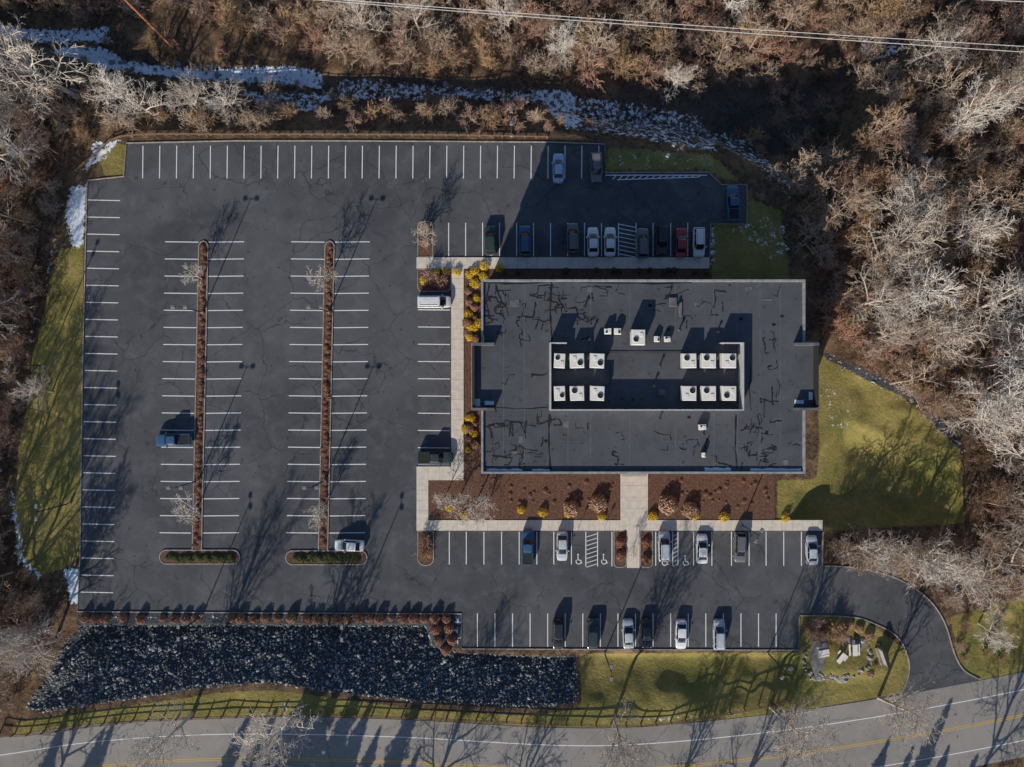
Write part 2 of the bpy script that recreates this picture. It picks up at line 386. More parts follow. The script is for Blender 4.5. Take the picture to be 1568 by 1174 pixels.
for x in (1004,1030,1038,1062,1090,1120,1147,1173,1200,1227): ln(x,814,x,866)
for x in list(np.arange(731,1215,26.9)): ln(x,939,x,990)
for i in range(8):
    y=817+6.6*i; ln(898,y+5,914,y,1); 
    ln(1031,y+4,1037,y,1)
for i in range(8):
    y=343+6.5*i; ln(948,y,973,y+5,1.2)
ln(927,268,1083,268,1.4); ln(945,275,1070,271,1.2)
for i in range(14): ln(938+i*10,274.5-i*.3,943+i*10,269,1.2)
def isa(px,py):
    c=P(px,py); r=.42
    b.ribbon([(c[0]+r*math.cos(t*.5),c[1]-.15+r*math.sin(t*.5)) for t in range(5,14)],.13,.028,'white')
    b.ribbon([(c[0]-.1,c[1]+.75),(c[0]-.1,c[1]+.1),(c[0]+.32,c[1]+.05),(c[0]+.5,c[1]-.45)],.15,.031,'white')
    b.prism([(c[0]-.1+.14*math.cos(a*.785),c[1]+.95+.14*math.sin(a*.785)) for a in range(8)],None,.028,'white')
for q in ((886,858),(925,858),(1050,860),(1018,860)): isa(*q)
b.obj('parking_markings')
b=MB(); jt=MB()
def slab(x0,y0,x1,y1,z=.14,k='walk'):
    a=P(x0,y0);c=P(x1,y1); b.box(a[0],c[0],c[1],a[1],-.02,z,k)
    w=abs(c[0]-a[0]);h=abs(c[1]-a[1])
    if w>h:
        n=int(w/1.6)
        for i in range(1,n): xx=a[0]+w*i/n; jt.ribbon([(xx,a[1]),(xx,c[1])],.04,z+.004,'joint')
    else:
        n=int(h/1.6)
        for i in range(1,n): yy=c[1]+h*i/n; jt.ribbon([(a[0],yy),(c[0],yy)],.04,z+.004,'joint')
slab(638,394,1086,411); slab(691,411,710,735); slab(638,714,691,735); slab(638,735,656,796); slab(638,796,1259,812)
slab(950,708,992,796); slab(960,812,979,869)
b.obj('sidewalk'); jt.obj('sidewalk_joints')
def bed(poly,z=.1,kerb=True,name=None,mat='mulch'):
    q=MB(); pp=PP(poly); q.prism(pp,-.02,z,mat)
    if kerb: q.ribbon(pp,.15,z+.05,'kerb',z0=-.02,closed=True)
    q.obj(name or 'planting_bed')
def rr(x0,y0,x1,y1,r,top=True,bot=True):
    out=[]
    def arc(cx,cy,a0,rr_): return [(cx+rr_*math.cos(math.radians(a0+i*15)),cy+rr_*math.sin(math.radians(a0+i*15))) for i in range(7)]
    out+=arc(x0+r,y0+r,180,r) if top else [(x0,y0)]
    out+=arc(x1-r,y0+r,270,r) if top else [(x1,y0)]
    out+=arc(x1-r,y1-r,0,r) if bot else [(x1,y1)]
    out+=arc(x0+r,y1-r,90,r) if bot else [(x0,y1)]
    return out
bed(rr(640,339,663,393,9,True,False)); bed(rr(640,412,690,446,7,False,True)); bed(rr(640,813,664,865,10,False,True))
bed(rr(940,813,959,868,6,False,True)); bed(rr(980,813,999,868,6,False,True))
bed(rr(245,842,367,863,10)); bed(rr(438,843,562,864,10))
bed([(656.5,736),(709,736),(711,706),(949,706),(949,795),(656.5,795)],.07,False); bed([(993,706),(1186,706),(1186,795),(993,795)],.07,False)
bed([(711,412),(745,412),(745,705),(711,705)],.06,False); bed([(746,412),(1086,412),(1086,445),(746,445)],.065,False)
def strip(x0,y0,x1,y1,w):
    l=[(x0-w,y0+4),(x0-w*.6,y0-1),(x0,y0-3),(x0+w*.6,y0-1),(x0+w,y0+4)]+[(x1+w,y1),(x1-w,y1)]
    bed(l,.11,True,'median_planting')
strip(312,372,302,842,7); strip(505,372,495,843,7)
# ---------------- building ----------------
BH=10.5
bld=empty('office_building')
def R(px,py,z=BH): return P(px,py,z)
b=MB()
outline=[(737,428),(1233,428),(1233,523),(1252,523),(1252,627),(1233,627),(1233,725),(737,725),(737,628),(722,628),(722,526),(737,526)]
op=[R(*q) for q in outline]
b.prism(op,None,BH-.35,'roof'); b.obj('roof_deck',bld)
b=MB(); n=len(op)
area=sum(op[i][0]*op[(i+1)%n][1]-op[(i+1)%n][0]*op[i][1] for i in range(n)); q=op[::-1] if area<0 else op
def inset(poly,d):
    out=[]
    for i in range(len(poly)):
        p0=Vector(poly[i-1]);p1=Vector(poly[i]);p2=Vector(poly[(i+1)%len(poly)])
        e1=(p1-p0).normalized();e2=(p2-p1).normalized(); n1=Vector((-e1.y,e1.x));n2=Vector((-e2.y,e2.x))
        out.append(tuple(p1+(n1+n2)*d/(1+n1.dot(n2))))
    return out
def wallband(z0,z1,ins,k):
    o=inset(q,ins); m=len(o)
    b.add([(x,y,z0) for x,y in o]+[(x,y,z1) for x,y in o],[(i,(i+1)%m,m+(i+1)%m,m+i) for i in range(m)],k)
def ledge(z,i0,i1,k,up):
    o=inset(q,i0);o2=inset(q,i1);m=len(o)
    f=[(i,(i+1)%m,m+(i+1)%m,m+i) for i in range(m)]
    if not up: f=[a[::-1] for a in f]
    b.add([(x,y,z) for x,y in o]+[(x,y,z) for x,y in o2],f,k)
for fl in range(3):
    zb=fl*3.35
    wallband(zb,zb+1.0,.02,'brick'); ledge(zb+1.0,.02,.2,'stuc',True)
    wallband(zb+1.0,zb+2.6,.2,'glass'); ledge(zb+2.6,.2,.02,'stuc',False); wallband(zb+2.6,zb+3.35,.02,'brick')
wallband(10.05,BH-.15,.02,'brick')
ledge(BH,-.03,.28,'coping',True); wallband(BH-.15,BH,-.03,'coping')
ii=inset(q,.28);m=len(ii)
b.add([(x,y,BH-.36) for x,y in ii]+[(x,y,BH) for x,y in ii],[(i+m,(i+1)%m+m,(i+1)%m,i) for i in range(m)],'coping')
b.obj('walls',bld)
b=MB()
for i in range(m):
    a=Vector(inset(q,.1)[i]);c=Vector(inset(q,.1)[(i+1)%m]);L=(c-a).length;k=int(L/1.5)
    for j in range(1,k):
        p=a+(c-a)*j/k; w=.3 if j%4==0 else .04
        for fl in range(3): b.box(p.x-w,p.x+w,p.y-w*.9,p.y+w*.9,fl*3.35+1.0,fl*3.35+2.6,'brick' if w>.1 else 'dark')
b.obj('window_mullions',bld)
RZ=BH-.35
b=MB()
for x in (771,803,843,870,905,965,1035,1094,1130,1165,1196):
    if 850<x<1135: b.ribbon([R(x,431),R(x,520)],.07,RZ+.004,'seam'); b.ribbon([R(x,632),R(x,722)],.07,RZ+.004,'seam')
    else: b.ribbon([R(x,431),R(x,722)],.07,RZ+.004,'seam')
for y in (463,497,640,676,706): b.ribbon([R(740,y),R(1230,y)],.03,RZ+.007,'seam')
def tarwalk(x,y,steps):
    a=random.choice([0,1,2,3])*math.pi/2; pts=[(x,y)]
    for i in range(steps):
        l=random.uniform(4,13); aa=a+random.gauss(0,.2)
        for j in range(4):
            x+=math.cos(aa)*l/4+random.uniform(-.9,.9);y+=math.sin(aa)*l/4+random.uniform(-.9,.9)
            if not(741<x<1229 and 432<y<720) or (838<x<1145 and 520<y<632): return pts
            pts.append((x,y))
        if random.random()<.5: a+=random.choice([-1,1])*math.pi/2*random.uniform(.85,1.1)
    return pts
clusters=[(765,455,16),(790,500,7),(855,450,12),(880,480,9),(930,440,8),(1015,450,8),(1050,480,5),(1100,440,5),(1180,440,3),(770,650,11),(800,690,10),(760,700,7),(1150,650,10),(1180,690,11),(1080,700,5),(1200,600,5),(1140,690,7),(890,660,3),(960,690,3),(1030,680,3),(770,560,2),(820,600,2),(1185,540,5),(830,640,4),(760,480,12),(830,470,9)]
tz=0
for cx,cy,n in clusters:
    for i in range(n):
        pts=tarwalk(cx+random.gauss(0,17),cy+random.gauss(0,12),random.randint(1,5))
        if len(pts)>3:
            tz+=1; w0=random.uniform(.07,.22); b.ribbon([R(*p) for p in pts],[w0*random.uniform(.4,1.6) for _ in pts],RZ+.009+.0001*(tz%120),'tar')
for pts,w in (([(845,432),(843,480),(846,522)],.3),([(842,634),(841,680),(843,720)],.35),([(742,431),(800,433),(860,431),(1000,433),(1060,431)],.3),([(1128,636),(1127,680),(1129,718)],.25),([(745,622),(790,626),(838,624)],.15),([(1150,560),(1149,600),(1151,628)],.15)):
    sp_=smooth_poly(pts,5); b.ribbon([R(x+random.uniform(-.7,.7),y+random.uniform(-.7,.7)) for x,y in sp_],[w*random.uniform(.3,1.4) for _ in sp_],RZ+.023,'tar')
for i in range(26):
    x=random.uniform(745,1210);y=random.choice([random.uniform(436,505),random.uniform(636,712)]);w=random.uniform(6,16);h=random.uniform(3,12)
    if i%3: 
        if i%2: b.prism([R(x,y),R(x+w,y),R(x+w,y+h),R(x,y+h)],None,RZ+.025+.0001*i,'seam')
    else:
        b.prism([R(x+random.uniform(2,4)*math.cos(t),y+random.uniform(1.5,3)*math.sin(t)) for t in np.arange(0,6.2,.6)],None,RZ+.03+.0001*i,'tar')
b.obj('roof_seams_and_tar',bld)
b=MB()
for (x0,y0,x1,y1) in ((745,718,800,721),(815,718,842,721),(1080,716,1120,721),(1150,717,1228,721),(727,610,735,622),(742,613,756,620),(738,513,741,525),(1218,612,1232,618),(1240,600,1246,612)):
    n=8; top=[(x0+(x1-x0)*i/n,y0+random.uniform(-.5,1.5)) for i in range(n+1)]; bt=[(x1-(x1-x0)*i/n,y1) for i in range(n+1)]
    b.prism([R(*p) for p in top+bt],RZ-.01,RZ+.06,'snow')
b.obj('roof_snow',bld)
b=MB()
for x0,x1 in ((723,757),(1216,1251)):
    for y0,y1 in ((525,529),(624,628)):
        a=R(x0,y0);c=R(x1,y1); b.box(a[0],c[0],a[1],c[1],RZ,BH+.8,'seam')
    xx=(723,727) if x0<800 else (1247,1251)
    a=R(xx[0],530);c=R(xx[1],623); b.box(a[0],c[0],a[1],c[1],RZ,BH+.6,'dark')
b.obj('stair_tower_parapets',bld)
SH=1.9
b=MB()
def sw(x0,y0,x1,y1):
    a=P(x0,y0,BH+1.5);c=P(x1,y1,BH+1.5); b.box(a[0],c[0],a[1],c[1],RZ,RZ+SH,'screenm')
sw(842,524,844.0,628.5); sw(1137.3,524,1139.3,628.5); sw(844.1,626.7,1137.2,628.5); sw(844.1,524,868,525.6); sw(1105,524,1137.2,525.6)
for i in range(14):
    x=860+i*20.3; a=P(x,625,BH+1.5); b.box(a[0]-.05,a[0]+.05,a[1]-.18,a[1]-.02,RZ,RZ+SH-.2,'dark')
b.obj('rooftop_screen_wall',bld)
def hvac(px,py,w,d,h,leg=.35):
    b=MB(); zt=RZ+h; x,y=P(px,py,zt)
    b.box(-w/2,w/2,-d/2,d/2,leg,h,'hvac',bev=.06)
    for sx in (-1,1):
        b.box(sx*w*.42-.06,sx*w*.42+.06,-d/2-.15,d/2+.15,0,leg,'dark')
    for i in range(6):
        zz=leg+.1+i*(h-leg-.25)/6; b.box(-w/2-.012,w/2+.012,-d/2-.012,d/2+.012,zz,zz+.05,'screenm')
    fx=random.choice([-1,1])*w*.2; fy=d*random.choice([.18,-.15]); r=min(w,d)*.2
    for k in range(16):
        a0=k*math.pi/8;a1=a0+math.pi/8
        b.add([(fx+r*math.cos(a0),fy+r*math.sin(a0),h+.1),(fx+r*math.cos(a1),fy+r*math.sin(a1),h+.1),(fx+r*1.15*math.cos(a1),fy+r*1.15*math.sin(a1),h),(fx+r*1.15*math.cos(a0),fy+r*1.15*math.sin(a0),h)],[(0,1,2,3)],'screenm')
    b.prism([(fx+r*math.cos(k*math.pi/8),fy+r*math.sin(k*math.pi/8)) for k in range(16)],None,h+.02,'black')
    for k in range(5):
        a=k*1.257; b.add([(fx,fy,h+.05),(fx+r*.9*math.cos(a),fy+r*.9*math.sin(a),h+.04),(fx+r*.9*math.cos(a+.5),fy+r*.9*math.sin(a+.5),h+.07)],[(0,1,2)],'dark')
    b.box(-fx-.2,-fx+.25,-fy-.25,-fy+.3,h+.004,h+.07,'hvac')
    b.obj('hvac_unit',bld,loc=(x,y,RZ),rot=random.gauss(0,.02))
for x in (857,884,915,1056,1086,1117):
    hvac(x,552,2.0 if x!=857 else 1.6,2.1,1.7); hvac(x,602,2.0 if x!=857 else 1.6,2.1,1.7)
hvac(978,516,1.9,2.2,2.0)
hvac(931,507,1.0,.8,.9); hvac(946,507,1.0,.9,.9); hvac(1006,519,.8,.8,.7); hvac(1022,519,.9,.8,.7); hvac(1076,654,1.1,.8,.8); hvac(1078,697,.6,.6,.8)
b=MB()
for x,y,h in ((902,520,1.2),(968,612,.6),(952,610,.6),(1000,590,.7),(1010,560,.6),(1077,664,.5),(895,470,.6),(1037,468,.5),(1098,508,.6),(965,508,.8),(1010,640,.4),(1040,505,.7)):
    p=P(x,y,RZ); b.tube((p[0],p[1],RZ),(p[0],p[1],RZ+h),.12,.12,8,'metal',True); b.tube((p[0],p[1],RZ+h),(p[0],p[1],RZ+h+.12),.22,.16,8,'dark',True)
for x,y,w,h in ((1025,455,12,14),(1040,462,5,22),(1008,596,12,10)):
    a=R(x,y);c=R(x+w,y+h); b.box(a[0],c[0],a[1],c[1],RZ,RZ+.25,'seam',bev=.05)
for l in ([(850,540),(1130,540)],[(850,590),(935,590),(935,560)],[(1045,590),(1130,590)]):
    for i in range(len(l)-1):
        p0=R(*l[i]);p1=R(*l[i+1]); b.tube((*p0,RZ+.15),(*p1,RZ+.15),.05,.05,5,'dark')
b.obj('roof_vents_and_pipes',bld)
b=MB(); a=P(952,727,3.2);c=P(990,712,3.2)
b.box(a[0],c[0],a[1]-.2,c[1]+1,3.0,3.25,'stuc')
for x in (a[0]+.2,c[0]-.2): b.tube((x,a[1],.1),(x,a[1],3.0),.12,.12,8,'stuc')
b.obj('entrance_canopy',bld)
# ---------------- vehicles ----------------
paints={}
def paint(c):
    if c not in paints:
        paints[c]=nmat('car_paint_%02d'%len(paints),c,tuple(x*.85 for x in c),2,rough=.32,coat=.6,spec=.5)
    return paints[c]
def car(px,py,heading,col,kind='sedan'):
    b=MB(); pt=paint(col)
    if kind=='sedan': L,w,st=4.7,.91,[(-2.35,.66,.72),(-2.27,.78,.93),(-2.0,.86,1.0),(-1.4,.90,1.02),(-.3,.91,.97),(.8,.91,.95),(1.2,.90,.93),(1.75,.87,.86),(2.1,.80,.77),(2.28,.70,.68),(2.35,.52,.58)]; gh=(-1.85,1.12,-1.15,.32,.98,1.44)
    elif kind=='suv': L,w,st=4.75,.94,[(-2.37,.78,.85),(-2.33,.86,1.05),(-2.1,.92,1.12),(-1.2,.94,1.12),(.9,.94,1.08),(1.3,.92,1.05),(1.9,.89,.98),(2.2,.82,.88),(2.33,.72,.78),(2.38,.58,.65)]; gh=(-2.25,1.2,-1.95,.5,1.1,1.7)
    elif kind=='van': L,w,st=5.3,.97,[(-2.65,.88,.9),(-2.6,.94,1.2),(-1.2,.97,1.22),(1.3,.97,1.18),(1.7,.95,1.12),(2.3,.88,1.0),(2.6,.78,.85),(2.65,.6,.7)]; gh=(-2.58,1.75,-2.5,1.0,1.2,1.95)
    else: L,w,st=5.6,.98,[(-2.8,.9,.8),(-2.76,.95,1.12),(-1.0,.98,1.13),(.9,.98,1.12),(1.3,.97,1.12),(2.2,.93,1.06),(2.6,.84,.95),(2.78,.74,.8),(2.82,.6,.7)]; gh=(-.9,1.35,-.65,.65,1.12,1.82)
    ring=[]
    for x,hw,zt in st:
        half=[(hw*.86,.24),(hw*.98,.34),(hw,.55),(hw*.985,zt-.12),(hw*.94,zt-.035),(hw*.82,zt),(hw*.4,zt+.022)]
        ring.append([(x,-yy,zz) for yy,zz in half]+[(x,0,zt+.03)]+[(x,yy,zz) for yy,zz in half[::-1]])
    n=len(ring[0]); vs=[p for r in ring for p in r]
    fs=[]
    for i in range(len(st)-1):
        for j in range(n-1): fs.append((i*n+j,(i+1)*n+j,(i+1)*n+j+1,i*n+j+1))
    fs.append(tuple(range(n))); fs.append(tuple((len(st)-1)*n+j for j in range(n))[::-1])
    b.add(vs,fs,pt)
    b.add([vs[i*n] for i in range(len(st))]+[vs[i*n+n-1] for i in range(len(st))],[(i,len(st)+i,len(st)+i+1,i+1) for i in range(len(st)-1)],'black')
    xr,xf,tr,tf,zb,zt=gh; wb=w*.88; wt=w*.70 if kind!='van' else w*.8
    B=[(xr,-wb*.86),(xr+.25,-wb),(xf-.45,-wb),(xf-.12,-wb*.86),(xf,-wb*.45),(xf+.04,0),(xf,wb*.45),(xf-.12,wb*.86),(xf-.45,wb),(xr+.25,wb),(xr,wb*.86)]
    T=[(tr,-wt*.82),(tr+.15,-wt),(tf-.18,-wt),(tf-.05,-wt*.86),(tf,-wt*.45),(tf+.02,0),(tf,wt*.45),(tf-.05,wt*.86),(tf-.18,wt),(tr+.15,wt),(tr,wt*.82)]
    m=len(B); vs=[(x,y,zb-.05) for x,y in B]+[(x,y,zt-.05) for x,y in T]
    b.add(vs,[(i,(i+1)%m,m+(i+1)%m,m+i) for i in range(m)],'cglass')
    T2=[(x*.9+.1*(tr+tf)/2,y*.85) for x,y in T]
    vs=[(x,y*1.02,zt-.05) for x,y in T]+[(x,y,zt) for x,y in T2]+[((tr+tf)/2,0,zt+.03)]
    b.add(vs,[(i,(i+1)%m,m+(i+1)%m,m+i) for i in range(m)]+[(m+i,m+(i+1)%m,2*m) for i in range(m)],pt)
    def pil(p0,p1,r=.035): b.tube(p0,p1,r,r*.8,4,pt)
    for s in (-1,1):
        pil((B[3][0],s*wb*.88,zb-.02),(T[3][0],s*wt*.88,zt-.04)); pil((xr+.12,s*wb*.95,zb-.02),(tr+.07,s*wt*.94,zt-.04),.05)
        pil((-.25,s*wb*1.0,zb-.02),(-.25,s*wt*1.0,zt-.04),.03)
        if kind in('suv','van'): pil((-1.3,s*wb*1.0,zb-.02),(-1.3,s*wt*1.0,zt-.04),.04); b.tube((tr+.3,s*wt*.8,zt+.03),(tf-.3,s*wt*.8,zt+.03),.02,.02,4,'black')
        b.box(xf-.55,xf-.33,s*(w+.02),s*(w+.19),zb-.04,zb+.1,pt,bev=.02)
        b.box(L/2-.34,L/2-.1,s*w*.58,s*w*.82,.62,.72 if kind=='sedan' else .86,'lamp',bev=.02)
        b.box(-L/2-.0,-L/2+.12,s*w*.6,s*w*.86,.75,.92 if kind=='sedan' else 1.0,'red',bev=.02)
        for wx in (-L*.29,L*.30):
            r=.33 if kind=='sedan' else .38
            b.tube((wx,s*(w-.2),r),(wx,s*(w+.012),r),r,r,16,'tyre',True); b.tube((wx,s*(w+.0),r),(wx,s*(w+.02),r),r*.62,r*.6,12,'rim',True)
    b.box(L/2-.06,L/2+.01,-.35,.35,.38,.55,'black'); b.box(-L/2-.012,-L/2+.04,-.26,.26,.62,.76,'lamp')
    b.box(xf+.02,xf+.11,-w*.7,w*.7,(zb-.07),(zb+.0),'black')
    if kind=='pickup':
        b.box(-2.68,-.98,-.80,.80,1.0,1.166,'black'); b.ribbon([(-2.68,-.82),(-.98,-.82),(-.98,.82),(-2.68,.82)],.12,1.2,pt,z0=1.05,closed=True)
    x,y=P(px,py,.7)
    return b.obj({'sedan':'parked_car','suv':'parked_suv','van':'parked_van','pickup':'pickup_truck'}[kind],loc=(x,y,.022),rot=math.radians(heading+random.gauss(0,1.2)))
WH=(.84,.85,.87);SI=(.55,.6,.66);GY_=(.16,.165,.18);BK=(.03,.032,.038);DB=(.05,.12,.24);RD=(.4,.03,.045);GN=(.04,.065,.065);LB=(.38,.55,.75)
for c in [(855,257,90,LB,'sedan'),(913,256,-90,GY_,'suv'),(1122,311,90,DB,'pickup'),(751,368,90,GN,'suv'),(804,368,90,DB,'suv'),(877,364,90,GY_,'suv'),
 (908,370,90,WH,'sedan'),(934,370,90,WH,'sedan'),(984,372,90,GY_,'suv'),(1013,367,-90,BK,'suv'),(1043,371,90,RD,'sedan'),(1070,371,-90,WH,'suv'),
 (665,462,0,WH,'van'),(667,700,0,GN,'pickup'),(266,673,180,DB,'pickup'),(535,835,180,WH,'sedan'),
 (808,837,90,DB,'pickup'),(861,836,-90,SI,'sedan'),(1017,836,90,SI,'suv'),(1075,840,90,WH,'sedan'),(1133,838,-90,GY_,'suv'),(1243,842,90,SI,'sedan'),
 (855,971,-90,BK,'suv'),(908,969,90,GN,'suv'),(962,970,90,SI,'sedan'),(990,970,-90,BK,'sedan'),(1043,971,-90,WH,'sedan'),(1101,971,90,SI,'suv')]:
    car(*c)
# ---------------- street furniture ----------------
def lampmesh():
    b=MB(); b.tube((0,0,-.05),(0,0,.7),.22,.22,12,'kerb',True); b.tube((0,0,.7),(0,0,8),.11,.07,8,'dark',True)
    b.tube((-.0,0,7.9),(-.9,0,8.0),.05,.045,6,'dark'); b.tube((0,0,7.9),(.9,0,8.0),.05,.045,6,'dark')
    for s in (-1,1):
        b.box(s*.6,s*1.25,-.24,.24,7.9,8.1,'fixture',bev=.05); b.box(s*.7,s*1.2,-.18,.18,7.87,7.895,'lamp')
    return b.mesh('street_lamp')
lm=lampmesh()
for x,y,r in ((311,478,0),(504,478,0),(305,735,0),(498,735,0),(310,941,90),(542,942,90),(783,208,90),(1010,255,60),(926,1000,90),(1176,1000,45),(1135,803,60),(70,560,70),(108,770,90)):
    p=P(x,y); place(lm,'street_lamp',loc=(p[0],p[1],hz(x,y)),rot=math.radians(r))
def fence(name,pts,post=2.4,h=1.1,k='timber',rails=2):
    b=MB(); pp=PP(smooth_poly(pts,8)); acc=0; posts=[]
    for i in range(len(pp)-1):
        a=Vector(pp[i]);c=Vector(pp[i+1]);L=(c-a).length
        t=(post-acc) if posts else 0
        while t<=L:
            posts.append(a+(c-a)*(t/L)); t+=post
        acc=(L-(t-post)) 
    zs=height_px(np.array([p.x/S+CX for p in posts]),np.array([CY-p.y/S for p in posts]))
    for i,p in enumerate(posts):
        b.box(p.x-.1,p.x+.1,p.y-.1,p.y+.1,zs[i]-.2,zs[i]+h,k,bev=.02)
        if i:
            q=posts[i-1]
            for r in range(rails):
                zz=h*(.45+.4*r); b.tube((q.x,q.y,zs[i-1]+zz),(p.x,p.y,zs[i]+zz),.07,.07,4,k)
    b.obj(name)
fence('timber_fence',[(0,1122),(45,1122),(150,1108),(250,1099),(480,1092),(650,1097),(880,1107),(1000,1107),(1140,1085),(1212,1070)])
fence('timber_guardrail',[(120,262),(150,235),(195,209),(360,207),(520,207),(700,208),(845,211)],1.8,.8)
b=MB(); x,y=P(243,50); z0=hz(243,50)
b.tube((x,y,z0),(x,y,12.5),.26,.18,8,'polew',True); b.box(x-1.3,x+1.3,y-.07,y+.07,11.6,11.75,'polew')
for i in (-1.1,-.5,.5,1.1): b.tube((x+i,y,11.75),(x+i,y,11.95),.05,.04,6,'metal',True)
b.obj('utility_pole')
b=MB()
for (x0,y0,x1,y1,z) in ((380,-12,1800,84,12),(350,-12,1800,94,11.5),(1100,-30,1800,12,12)):
    a=P(x0,y0,z);c=P(x1,y1,z); N=24
    for i in range(N):
        t0=i/N;t1=(i+1)/N; f=lambda t:(a[0]+(c[0]-a[0])*t,a[1]+(c[1]-a[1])*t,z-3.2*t*(1-t))
        b.tube(f(t0),f(t1),.04,.04,4,'wire')
b.obj('power_line')
# ---------------- rocks ----------------
bm=bmesh.new(); bmesh.ops.create_icosphere(bm,subdivisions=1,radius=1); iv=np.array([v.co[:] for v in bm.verts]); ifc=np.array([[v.index for v in f.verts] for f in bm.faces]); bm.free()
def rocks(name,pts,smin,smax,matk,seed,zoff=0.0):
    rs=np.random.RandomState(seed); n=len(pts); pts=np.array(pts)
    z=height_px(pts[:,0],pts[:,1])
    s=rs.uniform(smin,smax,(n,1,1))*rs.choice([1,1,1,1.6],(n,1,1))
    V=iv[None]*(1+rs.uniform(-.25,.25,(n,len(iv),1)))*s*rs.uniform(.6,1.3,(n,1,3))*np.array([1,1,.6])
    a=rs.uniform(0,6.28,n); c,si=np.cos(a),np.sin(a)
    X=V[:,:,0]*c[:,None]-V[:,:,1]*si[:,None]; Y=V[:,:,0]*si[:,None]+V[:,:,1]*c[:,None]
    X+=((pts[:,0]-CX)*S)[:,None]; Y+=((CY-pts[:,1])*S)[:,None]; Zz=V[:,:,2]+z[:,None]+zoff
    vv=np.stack([X,Y,Zz],-1).reshape(-1,3); ff=(ifc[None]+np.arange(n)[:,None,None]*len(iv)).reshape(-1,3)
    me=bpy.data.meshes.new(name); me.from_pydata(vv.tolist(),[],ff.tolist()); me.materials.append(M[matk]); return place(me,name)
def scatter(poly,step,seed,jit=.5):
    rs=np.random.RandomState(seed); xs=[p[0] for p in poly];ys=[p[1] for p in poly]
    X,Y=np.meshgrid(np.arange(min(xs),max(xs),step),np.arange(min(ys),max(ys),step))
    X=X+rs.uniform(-jit,jit,X.shape)*step;Y=Y+rs.uniform(-jit,jit,Y.shape)*step
    k=inpoly(poly,X,Y); return list(zip(X[k],Y[k]))
rocks('riprap_rocks',scatter(BASIN,3.3,3,.9),.09,.20,'rock',1)
bk=[q for i,q in enumerate(scatter([(1252,528),(1280,545),(1390,590),(1480,680),(1478,700),(1465,688),(1380,610),(1262,552)],4.5,6,.8)) if i%5<2]
rocks('bank_rocks',bk,.10,.24,'rocklight',3)
st=[(x+random.uniform(-26,26),y+random.uniform(-14,14)) for x,y in smooth_poly(STREAM[2:9],22)]
rocks('stream_rocks',st,.15,.38,'rockdark',4)
b=MB(); b.prism(PP([(1243,985),(1262,972),(1300,975),(1325,985),(1322,1015),(1300,1028),(1245,1030),(1240,1005)]),-.02,.06,'paver'); b.obj('patio')
ring=smooth_poly([(1240,985),(1262,970),(1300,972),(1328,984),(1326,1018),(1300,1034),(1262,1036),(1244,1034),(1236,1008)],6,True)
rocks('patio_boulders',[(x+random.uniform(-4,4),y+random.uniform(-4,4)) for x,y in ring if not(1250<x<1310 and y<990)]+scatter([(1240,1030),(1300,1032),(1295,1042),(1245,1045)],5,8),.2,.42,'rocklight',9)
def picnic(px,py,r):
    b=MB(); b.box(-.9,.9,-.38,.38,.70,.75,'hvac')
    for s in (-1,1): b.box(-.9,.9,s*.6,s*.88,.42,.46,'hvac'); 
    for x in (-.6,.6):
        b.box(x-.04,x+.04,-.85,.85,.36,.417,'metal')
        for s in (-1,1): b.tube((x,s*.7,0),(x,s*.25,.7),.04,.04,5,'metal')
    p=P(px,py); b.obj('picnic_table',loc=(*p,.06),rot=r)
picnic(1258,996,.2);picnic(1285,1005,.9);picnic(1306,993,1.6)
b=MB(); b.box(-1.5,1.5,-.6,.6,0,.3,'rocklight',bev=.05); b.box(-1.3,1.3,-.18,.18,.3,1.7,'stuc',bev=.04); b.box(-1.1,1.1,-.2,-.184,.6,1.4,'blue'); b.box(-1.4,1.4,-.25,.25,1.7,1.82,'dark'); p=P(1349,1003)
b.obj('monument_sign',loc=(*p,0),rot=1.9)
# ---------------- vegetation ----------------
def leafball(name,n,r,leaf,matk,seed,flat=1.0,shell=.4,lump=.1,stemk='barkbrown'):
    rs=np.random.RandomState(seed); d=rs.normal(size=(n,3)); d/=np.linalg.norm(d,axis=1)[:,None]; d[:,2]=np.abs(d[:,2])*1.0
    ph=rs.uniform(0,6.28,6)
    lf=1+lump*(np.sin(d[:,0]*5+ph[0])*np.sin(d[:,1]*5+ph[1])+.6*np.sin(d[:,2]*7+d[:,0]*4+ph[2]))
    rad=r*lf*(1-shell*rs.rand(n)**2.0)
    c=d*rad[:,None]; c[:,2]*=flat; c[:,2]+=.08
    nrm=d+rs.normal(scale=.6,size=(n,3)); nrm/=np.linalg.norm(nrm,axis=1)[:,None]
    t=np.cross(nrm,rs.normal(size=(n,3))); t/=np.linalg.norm(t,axis=1)[:,None]; u=np.cross(nrm,t)
    s=leaf*rs.uniform(.6,1.4,(n,1))
    vv=np.stack([c-t*s,c-u*s*.5,c+t*s,c+u*s*.5],1).reshape(-1,3)
    b=MB(); b.v=[tuple(a) for a in vv.tolist()]; b.f=[(4*i,4*i+1,4*i+2,4*i+3) for i in range(n)]; b.m=[0]*n; b.mats=[matk]
    for i in range(7):
        a=rs.uniform(0,6.28); b.tube((0,0,0),(r*.6*math.cos(a),r*.6*math.sin(a),r*flat*.7),.03,.012,4,stemk)
    return b.mesh(name)
